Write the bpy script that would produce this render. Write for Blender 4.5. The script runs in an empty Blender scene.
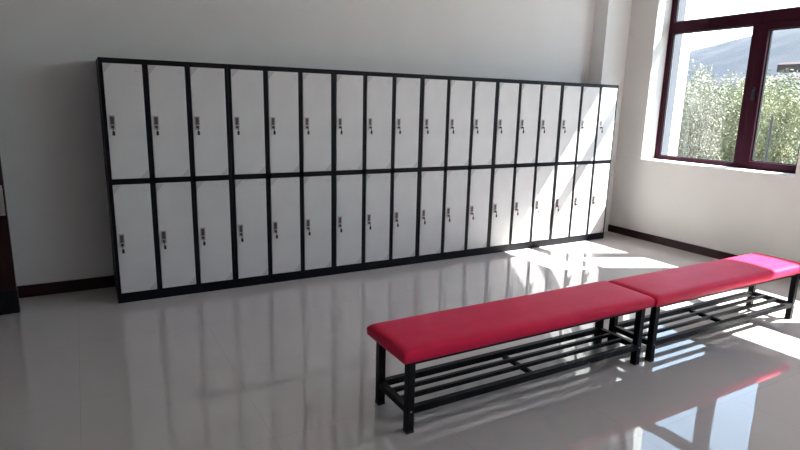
import bpy, bmesh, math, random
from mathutils import Vector, Matrix
random.seed(7)
scn = bpy.context.scene
col = scn.collection

# ------------------------------------------------------------------ helpers
def B(bm, x0, x1, y0, y1, z0, z1, bev=0.0, seg=2):
    """axis aligned box into bm, optional bevel"""
    r = bmesh.ops.create_cube(bm, size=1.0)
    vs = r['verts']
    for v in vs:
        v.co = Vector(((x0 + x1) / 2 + v.co.x * (x1 - x0), (y0 + y1) / 2 + v.co.y * (y1 - y0), (z0 + z1) / 2 + v.co.z * (z1 - z0)))
    if bev > 0:
        es = list({e for v in vs for e in v.link_edges})
        bmesh.ops.bevel(bm, geom=es, offset=bev, segments=seg, profile=0.5, affect='EDGES')

def cyl(bm, p0, p1, r, n=14, r2=None):
    p0 = Vector(p0); p1 = Vector(p1); d = p1 - p0
    m = Matrix.Translation((p0 + p1) / 2) @ d.to_track_quat('Z', 'Y').to_matrix().to_4x4()
    bmesh.ops.create_cone(bm, cap_ends=True, segments=n, radius1=r, radius2=r if r2 is None else r2, depth=d.length, matrix=m)

def obj(name, bm, mat, parent=None, smooth=False, loc=None):
    me = bpy.data.meshes.new(name)
    bmesh.ops.recalc_face_normals(bm, faces=bm.faces)
    bm.to_mesh(me); bm.free()
    if smooth:
        for f in me.polygons: f.use_smooth = True
    if mat: me.materials.append(mat)
    o = bpy.data.objects.new(name, me); col.objects.link(o)
    if parent: o.parent = parent
    if loc: o.location = loc
    return o

def box(name, mat, dims, parent=None, bev=0.0, seg=2):
    bm = bmesh.new(); B(bm, *dims, bev=bev, seg=seg)
    return obj(name, bm, mat, parent)

def empty(name, loc, label=None, cat=None, group=None, kind=None, rz=0.0):
    o = bpy.data.objects.new(name, None); col.objects.link(o)
    o.location = loc; o.rotation_euler = (0, 0, rz); o.empty_display_size = .1
    tag(o, label, cat, group, kind); return o

def tag(o, label=None, cat=None, group=None, kind=None):
    if label: o['label'] = label
    if cat: o['category'] = cat
    if group: o['group'] = group
    if kind: o['kind'] = kind
    return o

KIDS = {}
def copy_tree(o, parent=None):
    c = o.copy(); col.objects.link(c)
    if parent: c.parent = parent
    for ch in list(o.children): copy_tree(ch, c)
    return c

# ---------------------------------------------------------------- materials
def mat(name, color=(.5, .5, .5), rough=.5, metal=0.0, ior=1.5, coat=0.0, spec=.5):
    m = bpy.data.materials.new(name); m.use_nodes = True
    b = m.node_tree.nodes['Principled BSDF']
    b.inputs['Base Color'].default_value = (*color, 1); b.inputs['Roughness'].default_value = rough
    b.inputs['Metallic'].default_value = metal; b.inputs['IOR'].default_value = ior
    b.inputs['Coat Weight'].default_value = coat; b.inputs['Specular IOR Level'].default_value = spec
    return m

def nodes(m): return m.node_tree.nodes, m.node_tree.links, m.node_tree.nodes['Principled BSDF']

def vary(m, c1, c2, scale=4.0, detail=4.0, bump=0.0, bscale=60.0, lo=.35, hi=.65, stretch=None):
    N, L, b = nodes(m)
    tc = N.new('ShaderNodeTexCoord'); vec = tc.outputs['Object']
    if stretch:
        mp = N.new('ShaderNodeMapping'); mp.inputs['Scale'].default_value = stretch
        L.new(vec, mp.inputs['Vector']); vec = mp.outputs['Vector']
    n = N.new('ShaderNodeTexNoise'); n.inputs['Scale'].default_value = scale; n.inputs['Detail'].default_value = detail
    L.new(vec, n.inputs['Vector'])
    r = N.new('ShaderNodeValToRGB')
    r.color_ramp.elements[0].position = lo; r.color_ramp.elements[1].position = hi
    r.color_ramp.elements[0].color = (*c1, 1); r.color_ramp.elements[1].color = (*c2, 1)
    L.new(n.outputs['Fac'], r.inputs['Fac']); L.new(r.outputs['Color'], b.inputs['Base Color'])
    if bump:
        n2 = N.new('ShaderNodeTexNoise'); n2.inputs['Scale'].default_value = bscale; n2.inputs['Detail'].default_value = 3
        L.new(vec, n2.inputs['Vector'])
        bp = N.new('ShaderNodeBump'); bp.inputs['Strength'].default_value = bump; bp.inputs['Distance'].default_value = .002
        L.new(n2.outputs['Fac'], bp.inputs['Height']); L.new(bp.outputs['Normal'], b.inputs['Normal'])
    return m

M_wall = vary(mat('painted_plaster', rough=.85), (.72, .70, .68), (.75, .73, .71), 2.0, 4, .12, 180)
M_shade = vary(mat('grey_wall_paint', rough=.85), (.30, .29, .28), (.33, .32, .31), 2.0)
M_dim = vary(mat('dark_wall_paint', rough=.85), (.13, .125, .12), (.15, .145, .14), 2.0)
M_wallb = vary(mat('pale_grey_plaster', rough=.85), (.81, .81, .815), (.84, .84, .845), 2.0, 4, .12, 180)
M_ceil = vary(mat('ceiling_paint', rough=.9), (.78, .77, .75), (.8, .79, .77), 2.0)
M_out = vary(mat('white_render', rough=.85), (.80, .79, .77), (.84, .83, .81), 3.0)
M_shadetrim = mat('shade_tinted_render', (.085, .093, .115), .8)  # shade on the pilaster's near part, painted in as blue grey
M_skirt = vary(mat('dark_skirting_tile', rough=.3, spec=.2), (.020, .007, .010), (.034, .013, .017), 6.0)
M_black = vary(mat('black_powder_coat', rough=.45, spec=.14), (.007, .007, .010), (.010, .010, .014), 30, bump=.05, bscale=700)
M_tube = vary(mat('black_steel_tube', rough=.4, spec=.14), (.005, .005, .0065), (.008, .008, .010), 30)
M_door = vary(mat('pale_steel_door', rough=.38), (.70, .69, .695), (.735, .725, .73), 5.0, bump=.03, bscale=900)
M_film = vary(mat('grey_corner_film', rough=.30), (.52, .51, .52), (.58, .57, .58), 90, lo=.4, hi=.6)
M_slot = mat('pale_card_slot', (.58, .57, .58), .35)
M_chrome = mat('brushed_chrome', (.50, .46, .46), .36, metal=1.0)
M_dark = mat('dark_recess', (.02, .017, .017), .5)
M_cup = mat('grey_recess', (.085, .07, .072), .45)
M_key = mat('black_key_plastic', (.012, .012, .012), .4)
M_maroon = vary(mat('maroon_window_frame', rough=.5, spec=.1), (.026, .0035, .011), (.036, .005, .014), 3.0, stretch=(12, 12, 1.2))
M_gasket = mat('window_gasket', (.012, .012, .016), .5)
M_redwood = vary(mat('maroon_door_wood', rough=.45, spec=.2), (.016, .0035, .005), (.026, .006, .008), 3.0, stretch=(14, 14, .8))
M_steel = mat('satin_steel', (.66, .65, .64), .25, metal=1.0)
M_vinyl = vary(mat('crimson_leatherette', rough=.5, spec=.12), (.80, .017, .076), (.86, .021, .088), 8.0, bump=.25, bscale=520)
nd, lk, bs = nodes(M_vinyl)
bs.inputs['Sheen Weight'].default_value = .10; bs.inputs['Sheen Roughness'].default_value = .45
bs.inputs['Sheen Tint'].default_value = (.75, .60, 1, 1)

# polished floor tiles (0.8 m) with thin joints and a hair of tilt tile to tile
TILE = .8; JX, JY = 2.925, -3.11
M_floor = mat('polished_floor_tile', rough=.014, ior=2.0)
N, L, b = nodes(M_floor)
geo = N.new('ShaderNodeNewGeometry')
mp = N.new('ShaderNodeMapping'); mp.vector_type = 'POINT'
mp.inputs['Location'].default_value = (-JX / TILE, -JY / TILE, 0); mp.inputs['Scale'].default_value = (1 / TILE, 1 / TILE, 1)
L.new(geo.outputs['Position'], mp.inputs['Vector'])
sep = N.new('ShaderNodeSeparateXYZ'); L.new(mp.outputs['Vector'], sep.inputs[0])
def mth(op, a, b2=None):
    n = N.new('ShaderNodeMath'); n.operation = op
    for i, v in enumerate((a, b2)):
        if v is None: continue
        if isinstance(v, (int, float)): n.inputs[i].default_value = v
        else: L.new(v, n.inputs[i])
    return n.outputs[0]
masks = []
fl = []
for ax in ('X', 'Y'):
    fr = mth('FRACT', sep.outputs[ax]); d = mth('ABSOLUTE', mth('SUBTRACT', fr, .5))
    masks.append(mth('GREATER_THAN', d, .5 - .001 / TILE)); fl.append(mth('FLOOR', sep.outputs[ax]))
joint = mth('MAXIMUM', masks[0], masks[1])
cmb = N.new('ShaderNodeCombineXYZ'); L.new(fl[0], cmb.inputs[0]); L.new(fl[1], cmb.inputs[1])
wn = N.new('ShaderNodeTexWhiteNoise'); wn.noise_dimensions = '3D'; L.new(cmb.outputs[0], wn.inputs['Vector'])
sub = N.new('ShaderNodeVectorMath'); sub.operation = 'SUBTRACT'; L.new(wn.outputs['Color'], sub.inputs[0]); sub.inputs[1].default_value = (.5, .5, .5)
scl = N.new('ShaderNodeVectorMath'); scl.operation = 'MULTIPLY'; L.new(sub.outputs[0], scl.inputs[0]); scl.inputs[1].default_value = (.005, .005, 0)
add = N.new('ShaderNodeVectorMath'); add.operation = 'ADD'; L.new(scl.outputs[0], add.inputs[0]); L.new(geo.outputs['Normal'], add.inputs[1])
nrm = N.new('ShaderNodeVectorMath'); nrm.operation = 'NORMALIZE'; L.new(add.outputs[0], nrm.inputs[0])
L.new(nrm.outputs[0], b.inputs['Normal'])
ns = N.new('ShaderNodeTexNoise'); ns.inputs['Scale'].default_value = 2.2; ns.inputs['Detail'].default_value = 6; L.new(geo.outputs['Position'], ns.inputs['Vector'])
rp = N.new('ShaderNodeValToRGB'); rp.color_ramp.elements[0].position = .3; rp.color_ramp.elements[1].position = .7
rp.color_ramp.elements[0].color = (.615, .575, .565, 1); rp.color_ramp.elements[1].color = (.645, .605, .595, 1)
L.new(ns.outputs['Fac'], rp.inputs['Fac'])
mx = N.new('ShaderNodeMix'); mx.data_type = 'RGBA'; L.new(joint, mx.inputs['Factor']); L.new(rp.outputs['Color'], mx.inputs['A']); mx.inputs['B'].default_value = (.47, .44, .43, 1)
L.new(mx.outputs['Result'], b.inputs['Base Color'])

# clear window glass
M_glass = bpy.data.materials.new('clear_window_glass'); M_glass.use_nodes = True
N = M_glass.node_tree.nodes; L = M_glass.node_tree.links; N.clear()
out = N.new('ShaderNodeOutputMaterial'); mix = N.new('ShaderNodeMixShader'); tr = N.new('ShaderNodeBsdfTransparent'); gl = N.new('ShaderNodeBsdfGlossy')
lw = N.new('ShaderNodeFresnel'); lw.inputs['IOR'].default_value = 1.45
tr.inputs['Color'].default_value = (.96, .98, .97, 1); gl.inputs['Roughness'].default_value = .01
gb = N.new('ShaderNodeNewGeometry'); inv = N.new('ShaderNodeMath'); inv.operation = 'SUBTRACT'; inv.inputs[0].default_value = 1.0
L.new(gb.outputs['Backfacing'], inv.inputs[1]); mu = N.new('ShaderNodeMath'); mu.operation = 'MULTIPLY'
L.new(lw.outputs[0], mu.inputs[0]); L.new(inv.outputs[0], mu.inputs[1]); L.new(mu.outputs[0], mix.inputs[0]); L.new(tr.outputs[0], mix.inputs[1]); L.new(gl.outputs[0], mix.inputs[2]); L.new(mix.outputs[0], out.inputs['Surface'])

# outdoors
M_ground = vary(mat('dry_ground', rough=.95), (.052, .044, .031), (.072, .063, .046), .6, 8)
M_leafA = vary(mat('pale_grey_green_leaf', rough=.7), (.17, .16, .115), (.30, .28, .205), 2.5)
M_leafB = vary(mat('yellow_green_leaf', rough=.7), (.13, .138, .070), (.25, .24, .125), 2.5)
M_leafC = vary(mat('dull_green_leaf', rough=.7), (.10, .115, .075), (.15, .16, .11), 2.5)
M_bark = vary(mat('grey_bark', rough=.9), (.10, .085, .065), (.16, .14, .11), 8)
M_hill = vary(mat('haze_tinted_scrub', rough=1.0), (.0085, .0140, .0250), (.027, .031, .039), .02, 10, lo=.42, hi=.66)  # blue is distance haze mixed into the hill colour
M_earth = vary(mat('bare_earth', rough=.95), (.036, .025, .022), (.046, .034, .030), .05, 6)
M_brick = mat('dull_red_roof', (.040, .015, .016), .8)
M_pole = mat('dark_pole', (.02, .022, .02), .6)

# -------------------------------------------------------------------- room
XR, XO = 5.82, 6.20           # inner and outer face of the window wall
XL, YB, YF, ZC = -1.52, .475, -9.1, 3.6
PITCH = 2.27; WY0, WY1 = -1.846, -.107; WZ0, WZ1 = .972, 3.27
NW = 4  # last two windows lie out of view, added for fill light
bm = bmesh.new(); B(bm, -3.2, 6.2, YF - .2, YB + .2, -.12, 0)
tag(obj('floor', bm, M_floor), 'polished pale beige floor of large square tiles', 'floor', kind='structure')
bm = bmesh.new(); B(bm, -3.2, 6.2, YF - .2, YB + .2, ZC, ZC + .15)
tag(obj('ceiling', bm, M_ceil), 'plain white ceiling of the locker room', 'ceiling', kind='structure')
bm = bmesh.new(); B(bm, -3.2, XR, YB, YB + .2, 0, ZC); B(bm, 5.42, XR, .27, YB + .01, 0, ZC)
tag(obj('wall_back', bm, M_wallb), 'pale grey plaster wall behind the locker row', 'wall', kind='structure')
bm = bmesh.new()
edges = [YB + .2]
for k in range(NW): edges += [WY1 - k * PITCH, WY0 - k * PITCH]
edges.append(YF - .2)
for i in range(0, len(edges), 2): B(bm, XR, XO, edges[i + 1], edges[i], 0, ZC)
for k in range(NW):
    B(bm, XR, XO, WY0 - k * PITCH, WY1 - k * PITCH, 0, WZ0); B(bm, XR, XO, WY0 - k * PITCH, WY1 - k * PITCH, WZ1, ZC)
bmesh.ops.remove_doubles(bm, verts=bm.verts, dist=1e-5)
tag(obj('wall_right', bm, M_wall), 'cream plaster wall that holds the tall windows', 'wall', kind='structure')
bm = bmesh.new(); B(bm, XO + .12, XO + .30, -.11, .55, -.4, ZC + .4)
tag(obj('trim_1', bm, M_out), 'white outside pilaster seen through the window glass', 'pilaster', kind='structure')
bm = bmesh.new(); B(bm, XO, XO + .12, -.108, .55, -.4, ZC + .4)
tag(obj('trim_3', bm, M_shadetrim), 'outside reveal strip beside the white pilaster, its shade painted blue grey', 'reveal', kind='structure')
bm = bmesh.new(); B(bm, -3.2, XO, YF - .2, YF, 0, ZC)
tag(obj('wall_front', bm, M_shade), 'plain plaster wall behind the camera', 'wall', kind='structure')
bm = bmesh.new()          # left wall with the open doorway
DY0, DY1, DZ = -.80, .075, 2.08
B(bm, XL - .15, XL, YF, DY0, 0, ZC); B(bm, XL - .15, XL, DY1, YB, 0, ZC); B(bm, XL - .15, XL, DY0, DY1, DZ, ZC)
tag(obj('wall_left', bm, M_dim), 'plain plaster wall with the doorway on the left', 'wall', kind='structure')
bm = bmesh.new(); B(bm, -3.2, -3.05, YF, YB, 0, ZC)
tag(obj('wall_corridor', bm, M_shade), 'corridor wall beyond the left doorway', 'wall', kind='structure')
# skirting
bm = bmesh.new(); B(bm, XL, 0.0, YB - .014, YB, 0, .098, bev=.002)
tag(obj('baseboard_back', bm, M_skirt), 'dark skirting along the wall left of the lockers', 'baseboard', kind='structure')
bm = bmesh.new(); B(bm, XR - .013, XR, YF, .27, 0, .091, bev=.002)
tag(obj('baseboard_right', bm, M_skirt), 'dark maroon skirting tile under the window', 'baseboard', kind='structure')
bm = bmesh.new(); B(bm, XL, XL + .013, YF, DY0 - .06, 0, .098, bev=.002)
tag(obj('baseboard_left', bm, M_skirt), 'dark skirting along the left wall', 'baseboard', kind='structure')

# windows -------------------------------------------------------------
X0, X1 = 6.055, 6.125
def bar(bm, y0, y1, z0, z1, x0=X0, x1=X1): B(bm, x0, x1, y0, y1, z0, z1, bev=.006)
def make_window(k):
    dy = -k * PITCH
    w = empty('window_%d' % (k + 1), (0, dy, 0),
              ['maroon framed window beside the lockers with shrubs and hills outside', 'maroon framed window nearer the camera beyond the right edge',
               'third maroon framed window along the right wall, unseen and added for fill light', 'unseen maroon framed window farthest behind the camera, added for fill light'][k], 'window', kind='structure')
    bm = bmesh.new()
    bar(bm, WY1 - .055, WY1, WZ0, WZ1); bar(bm, WY0, WY0 + .055, WZ0, WZ1)
    bar(bm, WY0 + .05, WY1 - .05, WZ0, WZ0 + .055); bar(bm, WY0 + .05, WY1 - .05, WZ1 - .10, WZ1)
    bar(bm, WY0 + .05, WY1 - .05, 2.462, 2.588, X0 - .004, X1 + .004)              # transom
    bar(bm, -1.185, -1.095, WZ0 + .05, 2.465)                                      # mullion
    obj('window_frame', bm, M_maroon, w)
    bm = bmesh.new()                                                               # opening sash on the right
    sx0, sx1 = X0 - .018, X1 - .012
    bar(bm, -1.272, -1.172, WZ0 + .035, 2.475, sx0, sx1); bar(bm, WY0 + .03, WY0 + .113, WZ0 + .035, 2.475, sx0, sx1)
    bar(bm, WY0 + .11, -1.27, WZ0 + .035, WZ0 + .092, sx0, sx1); bar(bm, WY0 + .11, -1.27, 2.405, 2.475, sx0, sx1)
    s = obj('sash', bm, M_maroon, w)
    bm = bmesh.new(); B(bm, sx0 - .008, sx0, -1.238, -1.205, 1.70, 1.83, bev=.003)
    B(bm, sx0 - .030, sx0 - .006, -1.228, -1.214, 1.79, 1.806, bev=.002); B(bm, sx0 - .036, sx0 - .024, -1.231, -1.211, 1.70, 1.806, bev=.003)
    obj('window_handle', bm, M_gasket, s)
    for nm, y0, y1, z0, z1, pr in (('pane', -1.095, WY1 - .055, WZ0 + .055, 2.462, w), ('pane', WY0 + .113, -1.272, WZ0 + .092, 2.405, s), ('pane', WY0 + .055, WY1 - .055, 2.588, WZ1 - .10, w)):
        bm = bmesh.new(); B(bm, 6.088, 6.094, y0, y1, z0, z1); obj(nm, bm, M_glass, pr)
        bm = bmesh.new(); g = .010
        for xa, xb in ((6.078, 6.088), (6.094, 6.104)):
            B(bm, xa, xb, y0, y0 + g, z0, z1); B(bm, xa, xb, y1 - g, y1, z0, z1); B(bm, xa, xb, y0 + g, y1 - g, z0, z0 + g); B(bm, xa, xb, y0 + g, y1 - g, z1 - g, z1)
        obj('gasket', bm, M_gasket, pr)
    bm = bmesh.new(); B(bm, XR - .012, X0 + .02, WY0 + .001, WY1 - .001, WZ0 - .001, WZ0 + .012, bev=.003)
    obj('window_sill', bm, M_out, w)
for k in range(NW): make_window(k)

# open maroon door leaf, seen at its free edge -------------------------
d = empty('door_1', (-1.49, .07, 0), 'dark maroon door leaf standing open at the left edge', 'door', kind='structure')
box('leaf', M_redwood, (.0, .838, 0, .042, .012, 2.06), d, bev=.003)
box('kick_plate', M_black, (.005, .842, -.004, .046, .012, .19), d, bev=.001)
bm = bmesh.new()
B(bm, .795, .829, -.009, 0, .74, .955, bev=.003)
cyl(bm, (.812, -.009, .925), (.812, -.05, .925), .008); cyl(bm, (.815, -.05, .925), (.70, -.05, .925), .008)
obj('door_handle', bm, M_steel, d)
bm = bmesh.new()
B(bm, .795, .829, .042, .051, .76, .985, bev=.003)
cyl(bm, (.818, .051, .965), (.818, .10, .965), .008); cyl(bm, (.83, .10, .965), (.70, .10, .965), .009)
obj('door_handle', bm, M_steel, d)
bm = bmesh.new()
B(bm, XL - .16, XL + .02, DY1 - .001, DY1 + .07, 0, DZ + .07, bev=.003); B(bm, XL - .16, XL + .02, DY0 - .07, DY0 + .001, 0, DZ + .07, bev=.003); B(bm, XL - .16, XL + .02, DY0, DY1, DZ, DZ + .07, bev=.003)
tag(obj('trim_2', bm, M_redwood), 'maroon casing around the left doorway', 'door frame', kind='structure')

# ------------------------------------------------------------ locker row
PW = .9034; CW = .9024; H = 1.85; DEP = .462
DX = [.024, .3218, .6196]; DW = .2598
ROWS = [(.973, 1.813), (.079, .931)]       # upper, lower door
def make_door_parts(cab, x0, z0, z1):
    w = DW - .003; h = z1 - z0 - .003
    bm = bmesh.new(); B(bm, 0, w, -.005, .014, 0, h, bev=.0025)
    dr = obj('door', bm, M_door, cab, loc=(x0 + .0015, 0, z0 + .0015))
    zc = h / 2
    zt = 1.442 - z0 if z0 > .5 else .551 - z0
    bm = bmesh.new(); B(bm, .013, .052, -.0085, -.005, zt - .104, zt, bev=.0012)      # bright surround
    pl = obj('handle_plate', bm, M_chrome, dr)
    bm = bmesh.new(); B(bm, .020, .045, -.0097, -.0083, zt - .066, zt - .010, bev=.0008)
    obj('finger_recess', bm, M_cup, dr)
    bm = bmesh.new(); cyl(bm, (.0325, -.0083, zt - .084), (.0325, -.0155, zt - .084), .0105, 18)
    obj('lock_cylinder', bm, M_dark, dr)
    bm = bmesh.new()                                                                # key hanging on its ring
    B(bm, .0310, .0340, -.034, -.0155, zt - .088, zt - .080)
    B(bm, .031, .036, -.036, -.031, zt - .122, zt - .080, bev=.001)
    B(bm, .0265, .0445, -.0365, -.0305, zt - .146, zt - .114, bev=.004)
    obj('key', bm, M_key, dr)
    a, t = .055, .0004
    for pts in (((.004, h - .004), (.004, h - .004 - a * 1.15), (.004 + a, h - .004)), ((w - .004, .004), (w - .004, .004 + a * 1.15), (w - .004 - a, .004))):
        bm = bmesh.new()
        f = bm.faces.new([bm.verts.new((px, -.0052, pz)) for px, pz in pts])
        r = bmesh.ops.extrude_face_region(bm, geom=[f])
        for v in r['geom']:
            if isinstance(v, bmesh.types.BMVert): v.co.y -= .0006
        obj('corner_film', bm, M_film, dr)
    bm = bmesh.new()
    cx, cz = w - .048, h - .052
    B(bm, cx, cx + .028, -.0062, -.005, cz, cz + .004); B(bm, cx, cx + .003, -.0062, -.005, cz, cz + .024); B(bm, cx + .025, cx + .028, -.0062, -.005, cz, cz + .024)
    obj('card_slot', bm, M_slot, dr)

LAB = ['black framed locker cabinet at the left end of the row, nearest the open maroon door',
       'black framed locker cabinet second from the left end of the row',
       'black framed locker cabinet third from the left end of the row',
       'black framed locker cabinet third from the right end, fully in shade next to sunlit neighbour',
       'black framed locker cabinet second from the right with sun only across its lower doors',
       'black framed locker cabinet at the right end with sun bands across upper and lower doors']
cab0 = empty('locker_cabinet', (0, 0, 0), LAB[0], 'locker', 'six door locker cabinets in one row')
bm = bmesh.new()
B(bm, 0, DX[0], 0, DEP, 0, H); B(bm, DX[2] + DW, CW, 0, DEP, 0, H)
for i in (0, 1): B(bm, DX[i] + DW, DX[i + 1], 0, DEP - .01, ROWS[1][0], ROWS[0][1])
B(bm, DX[0], DX[2] + DW, 0, DEP, 0, ROWS[1][0]); B(bm, DX[0], DX[2] + DW, 0, DEP, ROWS[0][1], H)
B(bm, DX[0], DX[2] + DW, 0, DEP - .01, ROWS[1][1], ROWS[0][0])
B(bm, DX[0], DX[2] + DW, DEP - .012, DEP, ROWS[1][0], ROWS[0][1])
obj('carcass', bm, M_black, cab0)
for z0, z1 in ROWS:
    for x in DX: make_door_parts(cab0, x, z0, z1)
for i in range(1, 6):
    c = copy_tree(cab0); c.location = (i * PW, 0, 0); c['label'] = LAB[i]

# ---------------------------------------------------------------- benches
def cushion(x0, x1, y0, y1, z0, z1):
    """padded slab: flat base with a soft domed top"""
    bm = bmesh.new(); nx, ny = 40, 14; r = .030
    def prof(t, a, b):           # distance from the edges
        return min(t - a, b - t)
    rows = []
    def coords(a, b, n):
        e = [0, .003, .008, .015, .026, .045, .07]
        inner = [.1 + (b - a - .2) * i / n for i in range(n + 1)]
        return [a + q for q in e] + [a + q for q in inner] + [b - q for q in reversed(e)]
    xs = coords(x0, x1, nx); ys = coords(y0, y1, ny)
    V = []
    for x in xs:
        rw = []
        for y in ys:
            dx = prof(x, x0, x1); dy = prof(y, y0, y1)
            def rise(q):
                q = min(q, .045) / .045; return math.sqrt(max(0, 1 - (1 - q) ** 2.0))
            hgt = (rise(dx) * rise(dy)) ** .8
            dome = (min(dx, .17) / .17) * (min(dy, .17) / .17)
            rw.append(bm.verts.new((x, y, z0 + (z1 - z0) * (.50 + .40 * hgt + .10 * dome))))
        V.append(rw)
    for i in range(len(xs) - 1):
        for j in range(len(ys) - 1): bm.faces.new((V[i][j], V[i + 1][j], V[i + 1][j + 1], V[i][j + 1]))
    loop = [V[i][0] for i in range(len(xs))] + [V[-1][j] for j in range(1, len(ys))] + [V[i][-1] for i in range(len(xs) - 2, -1, -1)] + [V[0][j] for j in range(len(ys) - 2, 0, -1)]
    cx, cy = (x0 + x1) / 2, (y0 + y1) / 2
    prev = loop
    for ins, z in ((-.002, z0 + (z1 - z0) * .25), (.004, z0)):
        ring = []
        for v in loop:
            sx = (abs(v.co.x - cx) - ins) / abs(v.co.x - cx) if abs(v.co.x - cx) > 1e-4 else 1
            on_x = abs(abs(v.co.x - cx) - (x1 - x0) / 2) < 1e-5; on_y = abs(abs(v.co.y - cy) - (y1 - y0) / 2) < 1e-5
            x = v.co.x - (math.copysign(ins, v.co.x - cx) if on_x else 0); y = v.co.y - (math.copysign(ins, v.co.y - cy) if on_y else 0)
            ring.append(bm.verts.new((x, y, z)))
        n = len(loop)
        for i in range(n): bm.faces.new((prev[i], prev[(i + 1) % n], ring[(i + 1) % n], ring[i]))
        prev = ring
    bm.faces.new(prev)
    return bm

BL, BD, T = 1.699, .3414, .040
def make_bench():
    t = empty('bench', (1.106, -2.5746, 0), 'crimson padded bench on black steel legs, the nearer one wholly in shade', 'bench', 'padded benches end to end')
    obj('cushion', cushion(-.042, BL + .042, -.030, BD + .030, .388, .460), M_vinyl, t, smooth=True)
    box('base_board', M_black, (-.020, BL + .020, -.012, BD + .012, .3845, .3925), t, bev=.002)
    for x in (0, BL - T):
        for y in (0, BD - T):
            bm = bmesh.new(); B(bm, x, x + T, y, y + T, 0.004, .385, bev=.003); lg = obj('leg', bm, M_tube, t)
            bm = bmesh.new(); B(bm, x - .001, x + T + .001, y - .001, y + T + .001, 0, .012, bev=.002); obj('foot_cap', bm, M_key, lg)
    bm = bmesh.new(); a = .025
    B(bm, T, BL - T, .006, .006 + a, .358, .385, bev=.002); B(bm, T, BL - T, BD - .006 - a, BD - .006, .358, .385, bev=.002)
    B(bm, .006, .006 + a, T, BD - T, .358, .385, bev=.002); B(bm, BL - .006 - a, BL - .006, T, BD - T, .358, .385, bev=.002)
    B(bm, BL / 2 - .015, BL / 2 + .015, .03, BD - .03, .360, .384, bev=.002)
    obj('seat_frame', bm, M_tube, t)
    z0, z1 = .100, .135
    for dims in ((T, BL - T, .002, .037), (T, BL - T, BD - .037, BD - .002), (.002, .037, T, BD - T), (BL - .037, BL - .002, T, BD - T)):
        bm = bmesh.new(); B(bm, *dims, z0, z1, bev=.003); obj('rack_rail', bm, M_tube, t)
    for y in (.115, .205):
        bm = bmesh.new(); B(bm, .037, BL - .037, y, y + .022, .112, .134, bev=.002); obj('rack_slat', bm, M_tube, t)
    bm = bmesh.new(); B(bm, BL / 2 - .014, BL / 2 + .014, .037, BD - .037, .092, .113, bev=.002); obj('cross_bar', bm, M_tube, t)
    for x in (0, BL - T):
        for y, s in ((0, -1), (BD, 1)):
            bm = bmesh.new(); cyl(bm, (x + T / 2, y, .118), (x + T / 2, y + s * .003, .118), .005, 12); obj('bolt', bm, M_steel, t)
    return t
b0 = make_bench()
b1 = copy_tree(b0); b1.location = (2.8908, -2.5866, 0)
b1['label'] = 'crimson padded bench on black steel legs with a bright sunlit band across its far end'

# --------------------------------------------------------------- outdoors
bm = bmesh.new(); S = 30
gx = [6.2 + (i / S) ** 2 * 420 for i in range(S + 1)]; gy = [-150 + i / S * 560 for i in range(S + 1)]
V = [[bm.verts.new((x, y, -.45 - .012 * min(x - 6.2, 60) + (.35 * math.sin(x * .21 + y * .13) if x > 9 else 0))) for y in gy] for x in gx]
for i in range(S):
    for j in range(S): bm.faces.new((V[i][j], V[i + 1][j], V[i + 1][j + 1], V[i][j + 1]))
g = obj('ground', bm, M_ground, smooth=True); tag(g, 'dry open ground outside the window', 'ground', kind='structure')

def foliage(rx, rz, n, size, seed):
    rnd = random.Random(seed); bm = bmesh.new()
    lobes = [(rnd.uniform(-.6, .6) * rx, rnd.uniform(-.6, .6) * rx, rnd.uniform(.10, .93) * rz, rnd.uniform(.22, .5)) for _ in range(26)]
    for i in range(n):
        lx, ly, lz, lr = rnd.choice(lobes)
        u = Vector((rnd.gauss(0, 1), rnd.gauss(0, 1), rnd.gauss(0, 1))).normalized() * (rnd.random() ** .4)
        p = Vector((lx + u.x * lr * rx, ly + u.y * lr * rx, max(.05, lz + u.z * lr * rz * .8)))
        a = Vector((rnd.gauss(0, 1), rnd.gauss(0, 1), rnd.gauss(0, 1))).normalized()
        c = a.cross(Vector((rnd.gauss(0, 1), rnd.gauss(0, 1), rnd.gauss(0, 1)))).normalized()
        s = size * rnd.uniform(.6, 1.3)
        bm.faces.new([bm.verts.new(p + q) for q in (a * s, c * s * .4, -a * s, -c * s * .4)])
    return bm
def stems(rx, rz, n, seed):
    rnd = random.Random(seed); bm = bmesh.new()
    for i in range(n):
        p = Vector((rnd.uniform(-.1, .1), rnd.uniform(-.1, .1), -.1)); dirn = Vector((rnd.uniform(-.5, .5) * rx, rnd.uniform(-.5, .5) * rx, rz * rnd.uniform(.7, 1.02)))
        q = p + dirn * .5 + Vector((rnd.uniform(-.1, .1), rnd.uniform(-.1, .1), 0)); e = p + dirn
        cyl(bm, p, q, .03, 6, .02); cyl(bm, q, e, .02, 6, .008)
        for k in range(4):
            s = q.lerp(e, rnd.random() * .8); cyl(bm, s, s + Vector((rnd.uniform(-.5, .5), rnd.uniform(-.5, .5), rnd.uniform(.2, .6))) * rx * .5, .01, 5, .004)
    return bm
def shrub(kind, rx, rz, n, size, seed, leaf, label, group):
    t = empty('shrub', (0, 0, 0), label, 'shrub', group)
    obj('foliage', foliage(rx, rz, n, size, seed), leaf, t); obj('stem', stems(rx, rz, 5, seed + 50), M_bark, t)
    return t
def gz(x, y): return -.45 - .012 * min(x - 6.2, 60) + (.35 * math.sin(x * .21 + y * .13) if x > 9 else 0) - .05
rnd = random.Random(3)
def vy(px, x): return -4.70 + (x + .17) * (.670 - (px - 690) * .0016)
pale = lambda: shrub('a', .78, 2.6, 9500, .034, 11, M_leafA, 'pale grey green twiggy shrub outside behind the fixed window pane', 'pale twiggy shrubs outside')
gold = lambda: shrub('b', .78, 2.6, 9500, .036, 23, M_leafB, 'yellow green leafy shrub outside behind the mullion and sash pane', 'yellow green shrubs outside')
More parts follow.
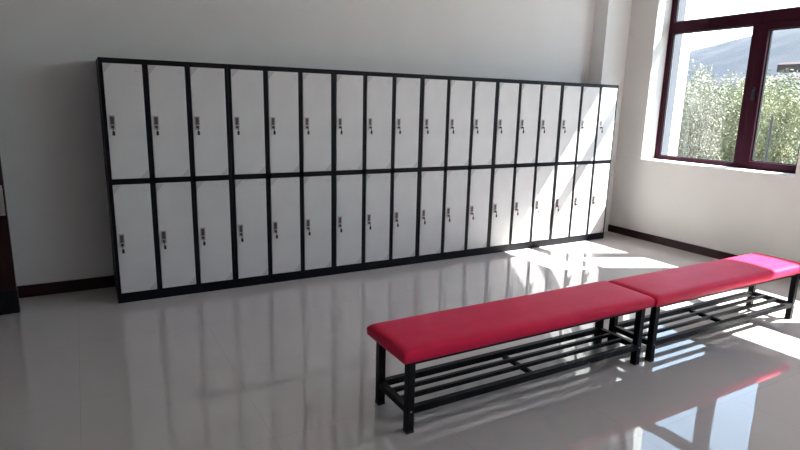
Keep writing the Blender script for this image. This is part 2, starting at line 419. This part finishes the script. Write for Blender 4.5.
far = lambda: shrub('c', .78, 2.6, 8000, .042, 37, M_leafC, 'dull green tree in the distant belt behind the nearer shrubs', 'distant belt of trees')
protos = {}
for row, (x, R) in enumerate(((14.0, .84), (16.0, .95), (18.6, 1.12), (22.2, 1.45), (28.5, 1.9), (36.0, 2.3))):
    ya, yb = vy(830, x), vy(684, x)
    y = yb + (.3 if row % 2 else -.5) * R
    while y > ya - R * .4:
        px = 690 + (.670 - (y + 4.70) / (x + .17)) / .0016
        kind = 'far' if row >= 4 else ('pale' if px < 733 else 'gold')
        if kind not in protos: protos[kind] = o = {'far': far, 'pale': pale, 'gold': gold}[kind]()
        else: o = copy_tree(protos[kind])
        jx = x + rnd.uniform(-.12, .12) * R
        o.location = (jx, y, gz(jx, y)); o.rotation_euler.z = rnd.uniform(0, 6.28)
        top = 1.58 + (.056 - .00005 * (px - 690)) * x + rnd.uniform(-.22, .12) * R
        sc = R / .86; o.scale = (sc, sc, (top - gz(jx, y)) / 2.75)
        y -= 2.12 * R
# thin dark pole among the shrubs
bm = bmesh.new(); cyl(bm, (0, 0, -.2), (.02, .02, 2.05), .022, 8)
tag(obj('pole', bm, M_pole, loc=(12.2, vy(781, 12.2), gz(12.2, vy(781, 12.2)) - .1)), 'thin dark upright pole standing among the shrubs outside', 'pole')
# bare earth slope with a long low building on it
bm = bmesh.new()
P = [(150, 20), (150, 84), (260, 150), (260, 20)]
top = [bm.verts.new((x, y, z)) for (x, y), z in zip(P, (1.5, 1.5, 16, 25))]; low = [bm.verts.new((x, y, -12)) for x, y in P]
bm.faces.new(top); bm.faces.new(low[::-1])
for i in range(4): bm.faces.new((low[i], low[(i + 1) % 4], top[(i + 1) % 4], top[i]))
tag(obj('slope', bm, M_earth), 'bare brown earth slope below the hills', 'slope', kind='structure')
bd = empty('building', (240, 116, 19.2), 'long low building with dull red roof far off below the hills', 'building')
box('wall', M_earth, (-3, 3, -5, 5, -2.2, .5), bd)
bm = bmesh.new()
vs = [bm.verts.new(q) for q in ((-3.4, -5.4, .45), (3.4, -5.4, .45), (3.4, 5.4, .45), (-3.4, 5.4, .45), (0, -5.4, 1.5), (0, 5.4, 1.5))]
for f in ((0, 1, 4), (1, 2, 5, 4), (2, 3, 5), (3, 0, 4, 5), (0, 3, 2, 1)): bm.faces.new([vs[i] for i in f])
obj('roof', bm, M_brick, bd)
# hills
from mathutils import noise
bm = bmesh.new(); NX, NY = 30, 150
V = []
for i in range(NX + 1):
    rw = []
    for j in range(NY + 1):
        u = i / NX; y = -300 + j / NY * 2300; x = 430 + u * 1270
        ridge = min(235, max(40, 128 + .195 * (791 - y))) + 5 * noise.noise((y * .012, 1.3, 0)) + 4 * noise.noise((y * .03, 4.1, 0))
        hh = ridge * math.sin(min(1, u / .62) * math.pi / 2) ** 2.2 * (1 if u < .62 else 1 - .5 * (u - .62))
        hh += 9 * (noise.fractal((x * .008, y * .008, 0), 1.0, 2.0, 5)) * u
        rw.append(bm.verts.new((x, y, hh - 12)))
    V.append(rw)
for i in range(NX):
    for j in range(NY): bm.faces.new((V[i][j], V[i + 1][j], V[i + 1][j + 1], V[i][j + 1]))
tag(obj('hills', bm, M_hill, smooth=True), 'wooded hills on the horizon, painted blue for distance haze', 'hills', kind='structure')
bm = bmesh.new(); B(bm, 420, 2500, -1500, 2600, -16, -13.2)
tag(obj('plain', bm, M_ground), 'flat distant land at the foot of the hills', 'ground', kind='structure')

# ------------------------------------------------------------------ light
sd = Vector((1, -.457, 1.39)).normalized()
sl = bpy.data.lights.new('sun', 'SUN'); sl.energy = 9.0; sl.angle = math.radians(.55); sl.color = (1, .975, .94)
so = bpy.data.objects.new('sun', sl); col.objects.link(so); so.rotation_euler = sd.to_track_quat('Z', 'Y').to_euler(); so.location = (20, -8, 28)
w = bpy.data.worlds.new('sky'); scn.world = w; w.use_nodes = True
N = w.node_tree.nodes; L = w.node_tree.links
bg = N['Background']
tc = N.new('ShaderNodeTexCoord'); sp = N.new('ShaderNodeSeparateXYZ'); L.new(tc.outputs['Generated'], sp.inputs[0])
rp = N.new('ShaderNodeValToRGB'); L.new(sp.outputs['Z'], rp.inputs['Fac'])
cr = rp.color_ramp
cr.elements[0].position = 0.0; cr.elements[0].color = (.86, .95, 1.0, 1)
cr.elements[1].position = 1.0; cr.elements[1].color = (.16, .28, .50, 1)
for pos, c in ((.12, (.80, .95, 1.0)), (.22, (.42, .53, .70)), (.5, (.235, .31, .42))):
    e = cr.elements.new(pos); e.color = (*c, 1)
L.new(rp.outputs['Color'], bg.inputs['Color']); bg.inputs['Strength'].default_value = 1.95

# ----------------------------------------------------------------- camera
yaw, pitch, roll, fpx = .517529601, -.211287082, .024253942, 565.254
f = Vector((math.sin(yaw) * math.cos(pitch), math.cos(yaw) * math.cos(pitch), math.sin(pitch)))
r = Vector((math.cos(yaw), -math.sin(yaw), 0)); u = r.cross(f)
r2 = math.cos(roll) * r + math.sin(roll) * u; u2 = -math.sin(roll) * r + math.cos(roll) * u
cd = bpy.data.cameras.new('camera'); cd.sensor_width = 36; cd.lens = fpx / 800 * 36; cd.clip_start = .05; cd.clip_end = 5000
cam = bpy.data.objects.new('camera', cd); col.objects.link(cam)
cam.matrix_world = Matrix(((r2.x, u2.x, -f.x, -.170524), (r2.y, u2.y, -f.y, -4.700504), (r2.z, u2.z, -f.z, 1.575674), (0, 0, 0, 1)))
scn.camera = cam

vs = scn.view_settings
scn.display_settings.display_device = 'sRGB'
vs.view_transform = 'Standard'; vs.look = 'None'; vs.gamma = 1; vs.use_curve_mapping = False; vs.exposure = 2.08
scn.cycles.max_bounces = 14; scn.cycles.diffuse_bounces = 8; scn.cycles.glossy_bounces = 6; scn.cycles.transparent_max_bounces = 24
